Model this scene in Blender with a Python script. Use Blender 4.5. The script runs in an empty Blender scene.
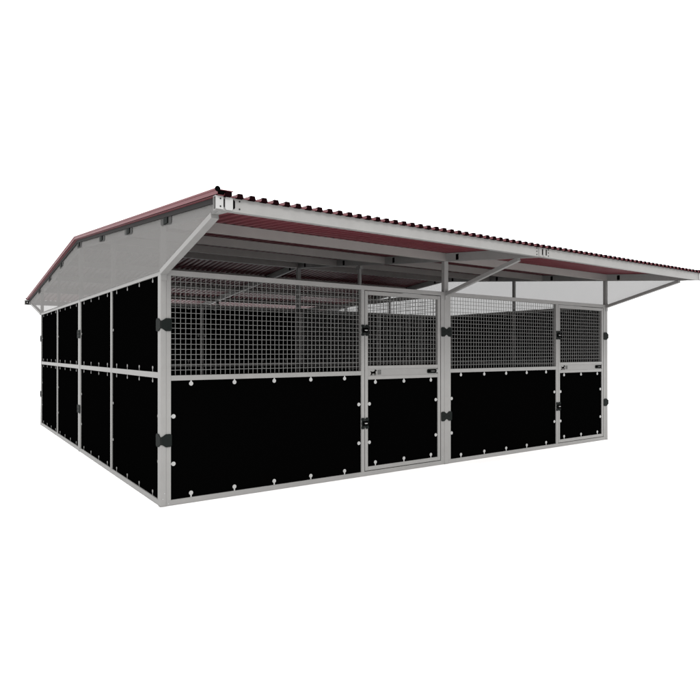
import bpy, bmesh, math, random
from mathutils import Vector, Matrix

random.seed(4)
scene = bpy.context.scene
COL = scene.collection

# ------------------------------------------------------------------ materials
def new_mat(name):
    m = bpy.data.materials.new(name)
    m.use_nodes = True
    nt = m.node_tree
    return m, nt, nt.nodes['Principled BSDF']

def set_in(b, **kw):
    for k, v in kw.items():
        b.inputs[k.replace('_', ' ')].default_value = v

def paint(name, col, rough=0.5, spec=0.3, metal=0.0, vary=0.0, scale=6.0, bump=0.0):
    """One real surface: base colour with a faint, shape-independent mottling (zinc bloom, dust)."""
    m, nt, b = new_mat(name)
    set_in(b, Base_Color=(*col, 1), Roughness=rough, Metallic=metal)
    b.inputs['Specular IOR Level'].default_value = spec
    if vary:
        tc = nt.nodes.new('ShaderNodeTexCoord')
        n = nt.nodes.new('ShaderNodeTexNoise')
        n.inputs['Scale'].default_value = scale
        n.inputs['Detail'].default_value = 6
        n.inputs['Roughness'].default_value = 0.65
        r = nt.nodes.new('ShaderNodeValToRGB')
        lo = [c * (1 - vary) for c in col]; hi = [min(1, c * (1 + vary)) for c in col]
        r.color_ramp.elements[0].color = (*lo, 1); r.color_ramp.elements[0].position = .3
        r.color_ramp.elements[1].color = (*hi, 1); r.color_ramp.elements[1].position = .7
        nt.links.new(tc.outputs['Object'], n.inputs['Vector'])
        nt.links.new(n.outputs['Fac'], r.inputs['Fac'])
        nt.links.new(r.outputs['Color'], b.inputs['Base Color'])
        mr = nt.nodes.new('ShaderNodeMapRange')
        mr.inputs['To Min'].default_value = max(0.05, rough - .1)
        mr.inputs['To Max'].default_value = min(1, rough + .1)
        nt.links.new(n.outputs['Fac'], mr.inputs['Value'])
        nt.links.new(mr.outputs['Result'], b.inputs['Roughness'])
        if bump:
            bp = nt.nodes.new('ShaderNodeBump')
            bp.inputs['Strength'].default_value = bump
            bp.inputs['Distance'].default_value = .004
            nt.links.new(n.outputs['Fac'], bp.inputs['Height'])
            nt.links.new(bp.outputs['Normal'], b.inputs['Normal'])
    return m

STEEL = paint('galvanised_steel', (.158, .156, .152), .55, .25, 0, .07, 5)
STEEL_LIGHT = paint('bright_zinc', (.235, .235, .232), .5, .3, 0, .04, 9)
PURLIN = paint('purlin_steel', (.165, .153, .147), .6, .2, 0, .07, 3)
WIRE = paint('mesh_wire', (.125, .125, .122), .55, .15)
BOARD = paint('black_board', (.0006, .0006, .0006), 1.0, 0.0)
CLAMP = paint('dark_clamp', (.0065, .008, .0075), .7, .04)
BLACK = paint('trim_end_shade', (.0012, .0012, .0012), 1.0, 0.0)
RED = paint('red_roof_sheet', (.092, .0195, .025), .52, .25, 0, .05, 2.5)
PLATE = paint('plate_grey', (.145, .143, .139), .5, .25, 0, .04, 9)
TAG = paint('tag_grey', (.045, .045, .044), .7, .05)
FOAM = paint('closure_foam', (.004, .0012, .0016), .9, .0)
VERGE_SHADE = paint('verge_shade', (.022, .021, .021), .8, .05)  # dark tone painting the shade below the roof overhang
GROUND = paint('white_ground', (.93, .93, .93), 1.0, 0.0)

def sheet_material():
    m = bpy.data.materials.new('smoked_translucent_sheet')
    m.use_nodes = True
    nt = m.node_tree
    nt.nodes.clear()
    out = nt.nodes.new('ShaderNodeOutputMaterial')
    dif = nt.nodes.new('ShaderNodeBsdfDiffuse'); dif.inputs['Color'].default_value = (.35, .343, .336, 1)
    trl = nt.nodes.new('ShaderNodeBsdfTranslucent'); trl.inputs['Color'].default_value = (.05, .05, .051, 1)
    trp = nt.nodes.new('ShaderNodeBsdfTransparent'); trp.inputs['Color'].default_value = (1, 1, 1, 1)
    a = nt.nodes.new('ShaderNodeMixShader'); a.inputs[0].default_value = .5
    b = nt.nodes.new('ShaderNodeMixShader'); b.inputs[0].default_value = .445
    nt.links.new(dif.outputs[0], a.inputs[1]); nt.links.new(trl.outputs[0], a.inputs[2])
    nt.links.new(a.outputs[0], b.inputs[1]); nt.links.new(trp.outputs[0], b.inputs[2])
    nt.links.new(b.outputs[0], out.inputs['Surface'])
    return m
SHEET = sheet_material()

# ------------------------------------------------------------------ mesh helper
class MB:
    def __init__(self):
        self.v = []; self.f = []; self.mi = []; self.mats = []
    def mat(self, m):
        if m not in self.mats: self.mats.append(m)
        return self.mats.index(m)
    def add(self, vs, fs, m):
        o = len(self.v); k = self.mat(m)
        self.v += [tuple(v) for v in vs]
        for f in fs:
            self.f.append([o + i for i in f]); self.mi.append(k)
    def box(self, x0, x1, y0, y1, z0, z1, m):
        vs = [(x, y, z) for z in (z0, z1) for y in (y0, y1) for x in (x0, x1)]
        self.add(vs, [(0,2,3,1),(4,5,7,6),(0,1,5,4),(2,6,7,3),(0,4,6,2),(1,3,7,5)], m)
    def prism(self, poly, axis, a, b, m):
        """poly: 2-D outline; extruded along axis from a to b. axis x: (y,z); y: (x,z); z: (x,y)"""
        def P(p, t):
            return {'x': (t, p[0], p[1]), 'y': (p[0], t, p[1]), 'z': (p[0], p[1], t)}[axis]
        n = len(poly)
        vs = [P(p, a) for p in poly] + [P(p, b) for p in poly]
        fs = [tuple(range(n - 1, -1, -1)), tuple(range(n, 2 * n))]
        fs += [(i, (i + 1) % n, n + (i + 1) % n, n + i) for i in range(n)]
        self.add(vs, fs, m)
    def disc(self, c, r, axis, t, m, n=14):
        poly = [(math.cos(2*math.pi*i/n)*r, math.sin(2*math.pi*i/n)*r) for i in range(n)]
        if axis == 'y': self.prism([(c[0]+p, c[2]+q) for p, q in poly], 'y', c[1]-t, c[1], m)
        if axis == 'x': self.prism([(c[1]+p, c[2]+q) for p, q in poly], 'x', c[0]-t, c[0], m)
    def bar(self, p, q, w, h, m, up=(0,0,1), n=0):
        """bar with rectangular section w (sideways) x h between two points; n>2 gives a round bar"""
        p = Vector(p); q = Vector(q); d = (q - p).normalized()
        s = d.cross(Vector(up)).normalized(); u = s.cross(d)
        if n:
            sec = [(math.cos(2*math.pi*i/n)*w/2, math.sin(2*math.pi*i/n)*h/2) for i in range(n)]
        else:
            sec = [(-w/2,-h/2),(w/2,-h/2),(w/2,h/2),(-w/2,h/2)]
        k = len(sec)
        vs = [p + s*a + u*b for a, b in sec] + [q + s*a + u*b for a, b in sec]
        fs = [tuple(range(k-1,-1,-1)), tuple(range(k, 2*k))]
        fs += [(i, (i+1) % k, k+(i+1) % k, k+i) for i in range(k)]
        self.add(vs, fs, m)
    def build(self, name, parent=None, loc=None, rz=0, bevel=0):
        me = bpy.data.meshes.new(name)
        me.from_pydata(self.v, [], self.f)
        for m in self.mats: me.materials.append(m)
        me.polygons.foreach_set('material_index', self.mi)
        bm = bmesh.new(); bm.from_mesh(me)
        bmesh.ops.recalc_face_normals(bm, faces=bm.faces)
        bm.to_mesh(me); bm.free()
        o = bpy.data.objects.new(name, me); COL.objects.link(o)
        if parent: o.parent = parent
        if loc: o.location = loc
        o.rotation_euler.z = rz
        if bevel:
            b = o.modifiers.new('soft_edges', 'BEVEL')
            b.width = bevel; b.segments = 2; b.limit_method = 'ANGLE'; b.angle_limit = math.radians(40)
        return o

def copy_tree(o, parent):
    c = o.copy(); COL.objects.link(c); c.parent = parent
    for ch in list(o.children): copy_tree(ch, c)
    return c

# ------------------------------------------------------------------ dimensions (metres), front wall on Y=0, left wall on X=0
W, D, H = 7.30, 7.50, 2.20
BAY = 3.565
RIDGE = 3.75
EAVE = -1.45
REAR = 9.10
SLOPE = .0923
def zt(y):                      # underside of the roof sheet = top of purlins and rafters
    return 2.56 + SLOPE * (RIDGE - EAVE - abs(y - RIDGE))
ZB = .10                        # depth of purlins and rafters
UN = Vector((0, -SLOPE, 1)).normalized()

root = bpy.data.objects.new('horse_stable', None); COL.objects.link(root)
root['label'] = 'grey steel framed horse stable with black kickboards, wire mesh grilles and red corrugated roof'
root['category'] = 'horse stable'

# ------------------------------------------------------------------ boards and grilles
def board(mb, x0, x1, z0, z1, tops, sides, y=.014, t=.016, inside=True, r=.0205, wm=None):
    """black board with zinc washers whose tabs reach the surrounding frame"""
    mb.box(x0, x1, y, y + t, z0, z1, BOARD)
    wm = wm or STEEL_LIGHT
    def wash(x, z, dx, dz):
        faces = [(y - .0005, -1)] + ([(y + t + .0035, 1)] if inside else [])
        for yy, s in faces:
            mb.disc((x, yy, z), r, 'y', .003, wm)
            mb.disc((x, yy - .0031 if s < 0 else yy + .0022, z), r * .43, 'y', .002, wm, 6)
            if dx: mb.box(min(x, x + dx), max(x, x + dx), yy - .0025, yy - .0008, z - r * .34, z + r * .34, wm)
            if dz: mb.box(x - r * .34, x + r * .34, yy - .0025, yy - .0008, min(z, z + dz), max(z, z + dz), wm)
    e = .032
    for x in tops:
        wash(x, z1 - e, 0, e); wash(x, z0 + e + .008, 0, -e - .008)
    for z in sides:
        wash(x0 + .027, z, -.027, 0); wash(x1 - .027, z, .027, 0)

def grille(mb, x0, x1, z0, z1, y=.027, p=.05, w=.0060):
    nx = int(round((x1 - x0) / p)); nz = int(round((z1 - z0) / p))
    for i in range(1, nx):
        x = x0 + (x1 - x0) * i / nx + random.uniform(-.0012, .0012)
        mb.bar((x, y, z0), (x + random.uniform(-.001, .001), y, z1), w, w, WIRE, (0, 1, 0), 6)
    for i in range(1, nz):
        z = z0 + (z1 - z0) * i / nz + random.uniform(-.0012, .0012)
        mb.bar((x0, y + w * .8, z), (x1, y + w * .8, z + random.uniform(-.001, .001)), w, w, WIRE, (0, 0, 1), 6)

def bolt_heads(mb, pts, y=-.0005):
    for x, z in pts: mb.disc((x, y, z), .006, 'y', .003, STEEL_LIGHT, 6)

# ------------------------------------------------------------------ front bay: fixed panel with its door opening
FD = .05
def front_panel(x):
    mb = MB()
    mb.box(0, BAY, 0, FD, .0, .05, STEEL)                 # bottom rail
    mb.box(0, BAY, 0, FD, 2.15, 2.20, STEEL)              # top rail
    mb.box(0, .045, 0, FD, .05, 2.15, STEEL)
    mb.box(2.25, 2.295, 0, FD, .05, 2.15, STEEL)
    mb.box(3.507, BAY, 0, FD, .05, 2.15, STEEL)
    mb.box(.045, 2.25, .001, FD - .001, 1.165, 1.213, STEEL)
    bolt_heads(mb, [(.022, .02), (.022, 2.175), (2.272, 2.12), (3.53, 2.10), (3.53, .1)])
    f = mb.build('front_panel', root, (x, 0, 0), 0, .003)
    b = MB(); board(b, .045, 2.25, .05, 1.165, [.242 + .4455*i for i in range(5)], (.385, .83)); b.build('kickboard', f)
    g = MB(); grille(g, .045, 2.25, 1.213, 2.15); g.build('grille', f)
    return f

def horse_outline():
    # small standing horse, head raised to the right; unit box
    return [(.02,.62),(.10,.70),(.16,.66),(.28,.62),(.48,.62),(.60,.68),(.70,.86),(.74,1.0),(.79,.94),(.90,.88),(1.0,.74),(.96,.68),
            (.84,.74),(.80,.56),(.80,.42),(.88,.26),(.84,.02),(.76,.02),(.78,.24),(.66,.36),(.62,.04),(.54,.02),(.54,.34),(.38,.34),
            (.30,.24),(.32,.02),(.24,.02),(.20,.22),(.12,.02),(.04,.03),(.12,.26),(.14,.46),(.08,.56)]

def door(x):
    mb = MB()
    y0, y1 = .002, .047
    X0, X1 = 2.304, 3.498
    mb.box(X0, X0 + .044, y0, y1, .058, 2.142, STEEL)
    mb.box(X1 - .044, X1, y0, y1, .058, 2.142, STEEL)
    a, b_ = X0 + .044, X1 - .044
    for z0, z1 in ((.058, .103), (1.112, 1.152), (1.234, 1.272), (2.097, 2.142)):
        mb.box(a, b_, y0, y1, z0, z1, STEEL)
    d = mb.build('door', root, (x, 0, 0), 0, .003)
    b = MB(); board(b, a, b_, .103, 1.112, (2.463, 2.90, 3.343), (.383, .829)); b.build('kickboard', d)
    g = MB(); grille(g, a, b_, 1.272, 2.097); g.build('grille', d)
    n = MB()
    n.box(a, b_, .008, .040, 1.152, 1.234, PLATE)
    hx, hz, hw, hh = 2.384, 1.157, .098, .074
    n.prism([(hx + p*hw, hz + q*hh) for p, q in horse_outline()], 'y', .005, .0078, BLACK)
    n.box(2.494, 2.543, .0062, .0078, 1.166, 1.222, TAG)
    for k in range(4):
        z = 1.171 + k*.0135
        n.box(2.498, 2.539 - (k % 2)*.008, .005, .006, z, z + .003, PLATE)
    n.build('name_plate', d)
    l = MB()
    l.prism([(3.275,1.176),(3.292,1.166),(3.452,1.166),(3.452,1.220),(3.292,1.220),(3.275,1.208)], 'y', .0, .0075, CLAMP)
    l.box(3.286, 3.330, -.010, -.0005, 1.180, 1.206, BLACK)
    l.bar((3.322, -.014, 1.193), (3.395, -.014, 1.193), .018, .018, TAG, (0, 0, 1), 10)
    l.box(3.385, 3.400, -.028, -.0005, 1.174, 1.212, BLACK)
    l.box(3.404, 3.446, -.008, -.0005, 1.176, 1.210, STEEL_LIGHT)
    l.box(3.412, 3.436, -.0095, -.0082, 1.188, 1.198, BLACK)
    l.build('latch', d)
    for z in (.610, 1.683):
        h = MB()
        cx = 2.2995
        for s in (-1, 1):
            h.prism([(cx+s*.006, z-.052),(cx+s*.016, z-.064),(cx+s*.046, z-.064),(cx+s*.052, z-.05),(cx+s*.044, z-.026),
                     (cx+s*.050, z),(cx+s*.044, z+.026),(cx+s*.052, z+.05),(cx+s*.046, z+.064),(cx+s*.016, z+.064),(cx+s*.006, z+.052)], 'y', -.011, -.002, CLAMP)
        h.box(cx-.036, cx+.036, -.022, -.0112, z-.026, z+.026, BLACK)
        h.bar((cx-.016, -.025, z), (cx+.018, -.025, z), .013, .013, STEEL_LIGHT, (0, 0, 1), 8)
        h.build('hinge', d)
    return d

for bx in (.05, 3.685):
    if bx == .05:
        fp = front_panel(bx); dr = door(bx)
    else:
        for o in (fp, dr):
            c = copy_tree(o, root); c.location = (bx, 0, 0)

# ------------------------------------------------------------------ walls of four boards in a frame
SW = 3.665
def side_panel(name, x, y, rz, split=True):
    mb = MB()
    L = SW
    mb.box(0, L, 0, FD, 0, .05, STEEL)
    mb.box(0, L, 0, FD, 2.15, 2.20, STEEL)
    mb.box(0, .045, 0, FD, .05, 2.15, STEEL)
    mb.box(L - .045, L, 0, FD, .05, 2.15, STEEL)
    xm = L / 2
    mb.box(xm - .03, xm + .03, .0, FD, .05, 2.15, STEEL)
    for a, b in ((.045, xm - .03), (xm + .03, L - .045)):
        mb.box(a, b, .001, FD - .001, 1.188, 1.243, STEEL)
    f = mb.build(name, root, (x, y, 0), rz, .003)
    for a, b in ((.045, xm - .03), (xm + .03, L - .045)):
        xs = [a + (b - a) * k for k in (.11, .37, .63, .89)]
        for z0, z1, sides in ((.05, 1.188, (.40, .83)), (1.243, 2.15, (1.69,))):
            m = MB(); board(m, a, b, z0, z1, xs, sides, r=.0155, wm=STEEL); m.build('wall_board', f)
    return f
sp = side_panel('side_panel', 0, 3.715, -math.pi/2)
def again(o, loc, rz, name=None):
    c = copy_tree(o, root); c.location = loc; c.rotation_euler.z = rz
    if name: c.name = name
    return c
again(sp, (0, 7.45, 0), -math.pi/2)
again(sp, (W, .05, 0), math.pi/2)
again(sp, (W, 3.785, 0), math.pi/2)
# back-to-back dividing wall under the ridge, and the rear wall, made of the same panels in the other direction
s = (BAY / SW)
for x0 in (.05, 3.685):
    c = again(sp, (x0, 3.725, 0), 0, 'dividing_panel'); c.scale.x = s
    again(fp, (x0 + BAY, 7.50, 0), math.pi); again(dr, (x0 + BAY, 7.50, 0), math.pi)

# cross partition between the two front stalls: board below, mesh above
mb = MB()
L = 3.665
mb.box(0, L, 0, FD, 0, .05, STEEL); mb.box(0, L, 0, FD, 2.15, 2.20, STEEL)
mb.box(0, .045, 0, FD, .05, 2.15, STEEL); mb.box(L-.045, L, 0, FD, .05, 2.15, STEEL)
mb.box(L/2-.025, L/2+.025, 0, FD, .05, 2.15, STEEL)
for a, b in ((.045, L/2-.025), (L/2+.025, L-.045)): mb.box(a, b, .001, FD-.001, 1.165, 1.213, STEEL)
part = mb.build('partition_panel', root, (3.625, 3.715, 0), -math.pi/2, .003)
for a, b in ((.045, L/2-.025), (L/2+.025, L-.045)):
    m = MB(); board(m, a, b, .05, 1.165, [a + (b-a)*k for k in (.11, .37, .63, .89)], (.385, .83)); m.build('kickboard', part)
    m = MB(); grille(m, a, b, 1.213, 2.15); m.build('grille', part)

# ------------------------------------------------------------------ posts (wall line up to the rafters)
RX = (.025, 3.65, 7.275)
def post(x0, x1, y0, y1, ztop, bolts=()):
    m = MB(); m.box(x0, x1, y0, y1, 0, ztop, STEEL)
    for p in bolts: m.disc(p, .006, 'y', .003, STEEL_LIGHT, 6)
    m.box(x0 - .004, x1 + .004, y0 - .004, y1 + .004, -.002, .006, STEEL)
    return m.build('post', root, None, 0, .003)
e = .003
zp = lambda y: zt(y) - ZB - .004
post(-e, .05-e*.5, -e, .05-e*.5, zp(.025), [(.018, -e, .07), (.018, -e, 2.12), (.034, -e, .12), (.018, -e, 2.30)])
post(3.616, 3.684, -e, .053, zp(.025))
post(7.2515, W+e, -e, .05-e*.5, zp(.025))
post(-e, .05-e*.5, 3.716, 3.784, zp(3.75)); post(3.617, 3.683, 3.7165, 3.7835, zp(3.75)); post(7.2515, W+e, 3.716, 3.784, zp(3.75))
post(-e, .05-e*.5, 7.4515, D+e, zp(7.475)); post(3.616, 3.684, 7.447, D+e, zp(7.475)); post(7.2515, W+e, 7.4515, D+e, zp(7.475))
# short struts from the wall mullions up to the rafters
for x in (.027, 7.273):
    for y in (1.8825, 5.6175):
        m = MB(); m.box(x-.02, x+.02, y-.025, y+.025, 2.201, zp(y) + .001, STEEL); m.build('gable_strut', root)
m = MB(); m.box(3.63, 3.67, 1.86, 1.905, 2.201, zp(1.88), STEEL); m.box(3.622, 3.678, 1.83, 1.935, zp(1.88)-.06, zp(1.88)-.012, STEEL); m.build('gable_strut', root)

# ------------------------------------------------------------------ dark clamps that tie posts and panels
def bow(s0, s1, w, z):
    """outline of a bow-tie clamp between s0 and s1 (in units of half width w), narrow at 0"""
    prof = [(-1,.048),(-.86,.060),(-.45,.060),(-.1,.037),(.1,.037),(.45,.060),(.86,.060),(1,.048)]
    def h(s):
        for (a, p), (b, q) in zip(prof, prof[1:]):
            if a <= s <= b: return p + (q-p)*(s-a)/(b-a)
    ss = sorted(set([s0, s1] + [a for a, _ in prof if s0 < a < s1]))
    return [(t*w, z - h(t)) for t in ss] + [(t*w, z + h(t)) for t in reversed(ss)]
def clamp_flat(x, y, rz, w, z):
    m = MB(); m.prism(bow(-1, 1, w, 0), 'y', -.012, -.0035, CLAMP)
    m.disc((-.45*w, -.0122, 0), .008, 'y', .004, CLAMP, 6); m.disc((.45*w, -.0122, 0), .008, 'y', .004, CLAMP, 6)
    return m.build('clamp', root, (x, y, z), rz)
def clamp_corner(x, y, rz, z):
    """front half on the -y face to the +x side of the corner, other half folded round onto the -x face"""
    m = MB(); w = .099
    m.prism(bow(0, 1, w, 0), 'y', -.012, -.0035, CLAMP)
    m.prism([(-.012 + p*1.25, q) for p, q in bow(0, 1, w, 0)], 'x', -.012, -.0035, CLAMP)
    return m.build('clamp', root, (x, y, z), rz)
for z in (.610, 1.688):
    clamp_corner(0, 0, 0, z)
    clamp_flat(3.65, 0, 0, .092, z)
    clamp_corner(W, 0, math.pi/2, z)
    clamp_flat(0, 3.75, -math.pi/2, .09, z)
    clamp_corner(0, D, -math.pi/2, z)

# ------------------------------------------------------------------ roof frame
def sloped(mb, x0, x1, ya, yb, top, bot, m):
    """bar running up the slope: top/bot are offsets below zt"""
    mb.prism([(ya, zt(ya)-top), (yb, zt(yb)-top), (yb, zt(yb)-bot), (ya, zt(ya)-bot)], 'x', x0, x1, m)
PY = [0, 1.25, 2.5, 5.0, 6.25, 7.5]
for i, x in enumerate(RX):
    for ya, yb, sgn in ((EAVE + .051, RIDGE - .0005, -1), (RIDGE + .0005, REAR - .051, 1)):
        m = MB(); sloped(m, x-.025, x+.025, ya, yb, .0, ZB + .003, STEEL)
        # slots for the purlin fixings, on both faces a little down-slope of each purlin
        for py in ((0, 1.25, 2.5, 3.7) if sgn < 0 else (3.8, 5.0, 6.25, 7.5)):
            y = py + sgn * .22
            for fx, s_ in ((x-.025, -1), (x+.025, 1)):
                if i == 0 and s_ < 0 or i == 2 and s_ > 0: continue
                a, b = (fx - .003, fx - .0002) if s_ < 0 else (fx + .0002, fx + .003)
                m.prism([(y-.022, zt(y)-.090), (y+.022, zt(y)-.090), (y+.022, zt(y)-.018), (y-.022, zt(y)-.018)], 'x', a, b, BLACK)
        m.build('rafter', root)
for x0, x1 in ((.051, 3.624), (3.676, 7.249)):
    for y in PY:
        m = MB(); m.bar((x0, y, zt(y) - ZB/2 - .001), (x1, y, zt(y) - ZB/2 - .001), .05, ZB - .002, PURLIN); m.build('purlin', root)
    m = MB(); m.bar((x0, RIDGE, zt(RIDGE) - ZB/2 - .008), (x1, RIDGE, zt(RIDGE) - ZB/2 - .008), .06, ZB - .006, PURLIN); m.build('purlin', root)

# diagonal braces under both eaves
for x in RX:
    for s_, y0 in ((1, 0), (-1, D)):
        m = MB()
        cx, w = (x, .046) if x == 3.65 else ((.019, .062) if x < 1 else (W - .019, .062))
        ye = y0 - s_*((1.235 if x < 1 else 1.15) if s_ > 0 else 1.38)
        pa = (cx, y0 - s_*.006, 2.172); pb = (cx, ye, zt(ye) - ZB - .013)
        m.bar(pa, pb, w, .044, STEEL)
        m.box(x-.0255, x+.0255, min(y0-s_*.0035, y0-s_*.010), max(y0-s_*.0035, y0-s_*.010), 2.10, 2.215, STEEL)
        m.build('brace', root)

# eave beams: hollow rectangular tubes along both eaves, with splice plates at the frames
def eave_beam(ya, yb, xa, xb):
    m = MB(); z1 = zt(ya) + .006; z0, t = z1 - .104, .006
    ym0, ym1 = min(ya, yb), max(ya, yb)
    m.box(xa, xb, ym0, ym0 + t, z0, z1, STEEL); m.box(xa, xb, ym1 - t, ym1, z0, z1, STEEL)
    m.box(xa, xb, ym0 + t, ym1 - t, z0, z0 + t, STEEL); m.box(xa, xb, ym0 + t, ym1 - t, z1 - t, z1, STEEL)
    return m.build('eave_beam', root)
fb = eave_beam(EAVE, EAVE + .05, -.062, W + .062)
rb = eave_beam(REAR - .05, REAR, -.07, W + .07)
def splice(x, full, par, mirror=1):
    m = MB(); y = EAVE
    if full:
        m.box(x - mirror*0 - .003, x + .053, y-.008, y-.0008, 2.467, 2.561, STEEL_LIGHT)
        m.prism([(x+.066,2.478),(x+.074,2.467),(x+.118,2.467),(x+.126,2.478),(x+.126,2.550),(x+.118,2.561),(x+.074,2.561),(x+.066,2.550)], 'y', y-.010, y-.0008, STEEL_LIGHT)
        m.prism([(x+.128,2.484),(x+.136,2.479),(x+.146,2.49),(x+.146,2.538),(x+.136,2.549),(x+.128,2.544)], 'y', y-.003, y-.0008, BLACK)
        m.prism([(x+.055,2.490),(x+.0645,2.484),(x+.0645,2.545),(x+.055,2.54)], 'y', y-.003, y-.0008, BLACK)
        for bx in (x+.030, x+.182):
            for z in (2.486, 2.542): m.disc((bx, y-(.0085 if bx < x+.1 else .0008), z), .006, 'y', .003, CLAMP, 8)
    else:
        m.box(x-.052, x-.004, y-.006, y-.0008, 2.467, 2.561, STEEL); m.box(x+.020, x+.060, y-.006, y-.0008, 2.467, 2.561, STEEL)
        m.box(x-.002, x+.016, y-.003, y-.0008, 2.484, 2.545, BLACK); m.box(x+.064, x+.084, y-.003, y-.0008, 2.484, 2.545, BLACK)
        for bx in (x-.085, x+.115):
            for z in (2.48, 2.514, 2.548): m.disc((bx, y-.0008, z), .006, 'y', .003, CLAMP, 8)
    return m.build('splice_plate', par)
splice(-.060, True, fb); splice(3.655, False, fb); splice(7.215, True, fb)
# the rear beam's square end couplings that show past the verge
for x, s_ in ((-.012, -1), (W + .012, 1)):
    m = MB(); a, b = (x - .105, x) if s_ < 0 else (x, x + .105)
    zc = zt(REAR) - .046
    y0, y1 = REAR - .095, REAR - .053
    m.box(a, b, y0, y1, zc - .055, zc + .050, STEEL_LIGHT)
    m.box(a + .016, b - .018, y0 - .003, y0 - .0005, zc - .040, zc + .034, BLACK)
    m.box(a + .042, b - .040, y0 - .007, y0 - .0032, zc - .016, zc + .014, STEEL_LIGHT)
    m.build('end_coupling', rb)

# ------------------------------------------------------------------ roof sheets
PITCH, RH = .0983, .024
def profile(x0, x1):
    pts = []; x = x0
    first = .013
    n = int((x1 - x0) / PITCH)
    pts.append((x0, 0))
    c = .0165
    while c + .03 < x1:
        if c - .027 > x0:
            pts += [(c-.027, 0), (c-.017, RH), (c+.017, RH), (c+.027, 0)]
        c += PITCH
    pts.append((x1, 0))
    return pts
XA, XB = -.055, W + .055
prof = profile(XA, XB)
def roof_sheet(front):
    ya = EAVE - .028 if front else REAR + .028
    ends = (ya, RIDGE)
    t = .003
    vs = []; fs = []
    n = len(prof)
    for off in (.003, .003 + t):
        for y in ends:
            for x, h in prof: vs.append((x, y, zt(y) + off + h))
    I = lambda l, r, i: l*2*n + r*n + i
    for i in range(n-1):
        fs.append((I(0,0,i), I(0,1,i), I(0,1,i+1), I(0,0,i+1)))
        fs.append((I(1,0,i), I(1,0,i+1), I(1,1,i+1), I(1,1,i)))
        for r in (0, 1): fs.append((I(0,r,i), I(0,r,i+1), I(1,r,i+1), I(1,r,i)))
    for i in (0, n-1): fs.append((I(0,0,i), I(1,0,i), I(1,1,i), I(0,1,i)))
    m = MB(); m.add(vs, fs, RED)
    o = m.build('roof_sheet', root)
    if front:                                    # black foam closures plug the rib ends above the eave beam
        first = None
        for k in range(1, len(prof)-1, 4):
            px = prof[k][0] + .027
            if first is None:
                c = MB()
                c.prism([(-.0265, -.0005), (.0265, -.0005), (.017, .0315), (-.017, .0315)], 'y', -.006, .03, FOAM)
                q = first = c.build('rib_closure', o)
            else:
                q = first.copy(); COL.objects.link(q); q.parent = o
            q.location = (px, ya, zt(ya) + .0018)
    return o
sheet_front = roof_sheet(True); sheet_rear = roof_sheet(False)

# verge trims: folded red flashing down both gable edges, with a rolled outer edge
for side in (-1, 1):
    for front in (True, False):
        ya = EAVE - .032 if front else REAR + .032
        yb = RIDGE
        X = -.064 if side < 0 else W + .064
        a, b = (X, X + .004) if side < 0 else (X - .004, X)
        m = MB()
        m.prism([(ya, zt(ya)+.010), (yb, zt(yb)+.010), (yb, zt(yb)+.046), (ya, zt(ya)+.046)], 'x', a, b, RED)
        c0, c1 = (X + .0042, X + .125) if side < 0 else (X - .125, X - .0042)
        m.prism([(ya, zt(ya)+.041), (yb, zt(yb)+.041), (yb, zt(yb)+.045), (ya, zt(ya)+.045)], 'x', c0, c1, RED)
        m.bar((X, ya - .002, zt(ya)+.046), (X, yb, zt(yb)+.046), .018, .018, RED, (0, 0, 1), 10)
        m.bar((X, ya - .010, zt(ya)+.044), (X, ya - .002, zt(ya)+.044), .040, .040, BLACK, (0, 0, 1), 12)
        cl = (X + .006, X + .118) if side < 0 else (X - .118, X - .006)
        yy = (ya + .012, ya + .03) if front else (ya - .03, ya - .012)
        m.box(cl[0], cl[1], yy[0], yy[1], zt(ya) + .012, zt(ya) + .0385, BLACK)  # black filler painting the shade inside the trim's open end
        v = m.build('verge_trim', root)
        k0, k1 = (-.030, -.0125) if side < 0 else (W + .0125, W + .030)   # dark strip added to paint the overhang's shade under the trim
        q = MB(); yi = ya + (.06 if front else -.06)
        q.prism([(yi, zt(yi)-.036), (yb, zt(yb)-.036), (yb, zt(yb)+.002), (yi, zt(yi)+.002)], 'x', k0, k1, VERGE_SHADE)
        q.build('shade_strip', v)
# ridge cap
m = MB(); zr = zt(RIDGE) + .043
hw = .16
m.prism([(RIDGE-hw, zr-hw*SLOPE), (RIDGE, zr), (RIDGE+hw, zr-hw*SLOPE), (RIDGE+hw, zr-hw*SLOPE+.003), (RIDGE, zr+.003), (RIDGE-hw, zr-hw*SLOPE+.003)], 'x', .075, W-.075, RED)
m.build('ridge_cap', root)

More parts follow.
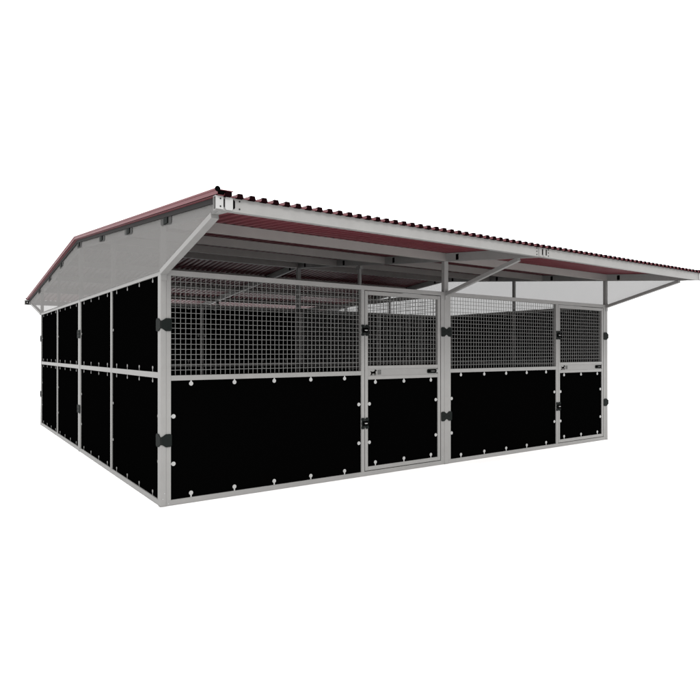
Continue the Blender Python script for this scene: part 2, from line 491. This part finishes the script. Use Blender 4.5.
# ------------------------------------------------------------------ gable sheets (smoked translucent infill) and fixing plates
for side in (-1, 1):
    a, b = (-.0095, -.0045) if side < 0 else (W + .0045, W + .0095)
    yf, yr = EAVE + .053, REAR - .053
    top = -.0015
    yb = -1.23 if side < 0 else -1.145
    poly = [(0, 2.185), (yb, zt(yb)-ZB-.012), (yf, zt(yf)-ZB+.01), (yf, zt(yf)+top), (RIDGE, zt(RIDGE)+top), (yr, zt(yr)+top), (yr, zt(yr)-ZB+.01), (D+1.37, zt(D+1.37)-ZB-.012), (D, 2.185)]
    m = MB(); m.prism(poly, 'x', a, b, SHEET)
    m.build('gable_sheet', root)
    for py in (-.19, 1.06, 2.29, 3.68, 5.12, 6.3, 7.56):
        q = MB(); o0, o1 = (-.017, -.010) if side < 0 else (W + .010, W + .017)
        l0, l1, drop = py - .145, py + .145, .100
        top = lambda y: zt(y) - .03
        q.prism([(l0, top(l0)), (l1, top(l1)), (l1, zt(l1)-drop+.012), (l1-.02, zt(l1)-drop), (l0+.02, zt(l0)-drop), (l0, zt(l0)-drop+.012)], 'x', o0, o1, TAG)
        c0, c1 = (o0 - .012, o0 - .0005) if side < 0 else (o1 + .0005, o1 + .012)
        q.box(c0, c1, py-.07, py+.03, zt(py)-.096, zt(py)-.042, CLAMP)
        q.build('fixing_plate', root)

# ------------------------------------------------------------------ setting
m = MB()
n = 96; R = 400
m.add([(3 + R*math.cos(2*math.pi*i/n), 4 + R*math.sin(2*math.pi*i/n), -.003) for i in range(n)], [tuple(range(n))], GROUND)
g = m.build('ground'); g['kind'] = 'structure'
g['label'] = 'plain white studio floor under the stable'

# ------------------------------------------------------------------ light: a white studio surround and one soft key from behind the camera
world = bpy.data.worlds.new('World'); scene.world = world
world.use_nodes = True
bg = world.node_tree.nodes['Background']
bg.inputs['Color'].default_value = (1, 1, 1, 1)
bg.inputs['Strength'].default_value = 2.2

sun = bpy.data.lights.new('key_light', 'SUN'); sun.energy = 2.0; sun.angle = math.radians(18); sun.color = (1, .985, .96)
so = bpy.data.objects.new('key_light', sun); COL.objects.link(so)
el = math.radians(38)
az = Vector((math.sin(.10), math.cos(.10), 0))
d = az * math.cos(el) + Vector((0, 0, -math.sin(el)))
so.rotation_euler = d.to_track_quat('-Z', 'Y').to_euler()

# ------------------------------------------------------------------ camera
cam = bpy.data.cameras.new('camera'); co = bpy.data.objects.new('camera', cam); COL.objects.link(co)
cam.sensor_width = 36; cam.sensor_fit = 'HORIZONTAL'
cam.lens = 590.3786 / 700 * 36
cam.clip_end = 2000; cam.clip_start = .05
yaw, pit = .614245, .0022293
f = Vector((math.sin(yaw)*math.cos(pit), math.cos(yaw)*math.cos(pit), math.sin(pit)))
co.location = (-1.717756, -5.471016, 1.440201)
co.rotation_euler = f.to_track_quat('-Z', 'Y').to_euler()
scene.camera = co

scene.view_settings.view_transform = 'Standard'
scene.view_settings.look = 'None'
scene.view_settings.exposure = 0
scene.view_settings.gamma = 1
scene.view_settings.use_curve_mapping = False
scene.render.engine = 'CYCLES'
scene.cycles.max_bounces = 10
scene.cycles.transparent_max_bounces = 16
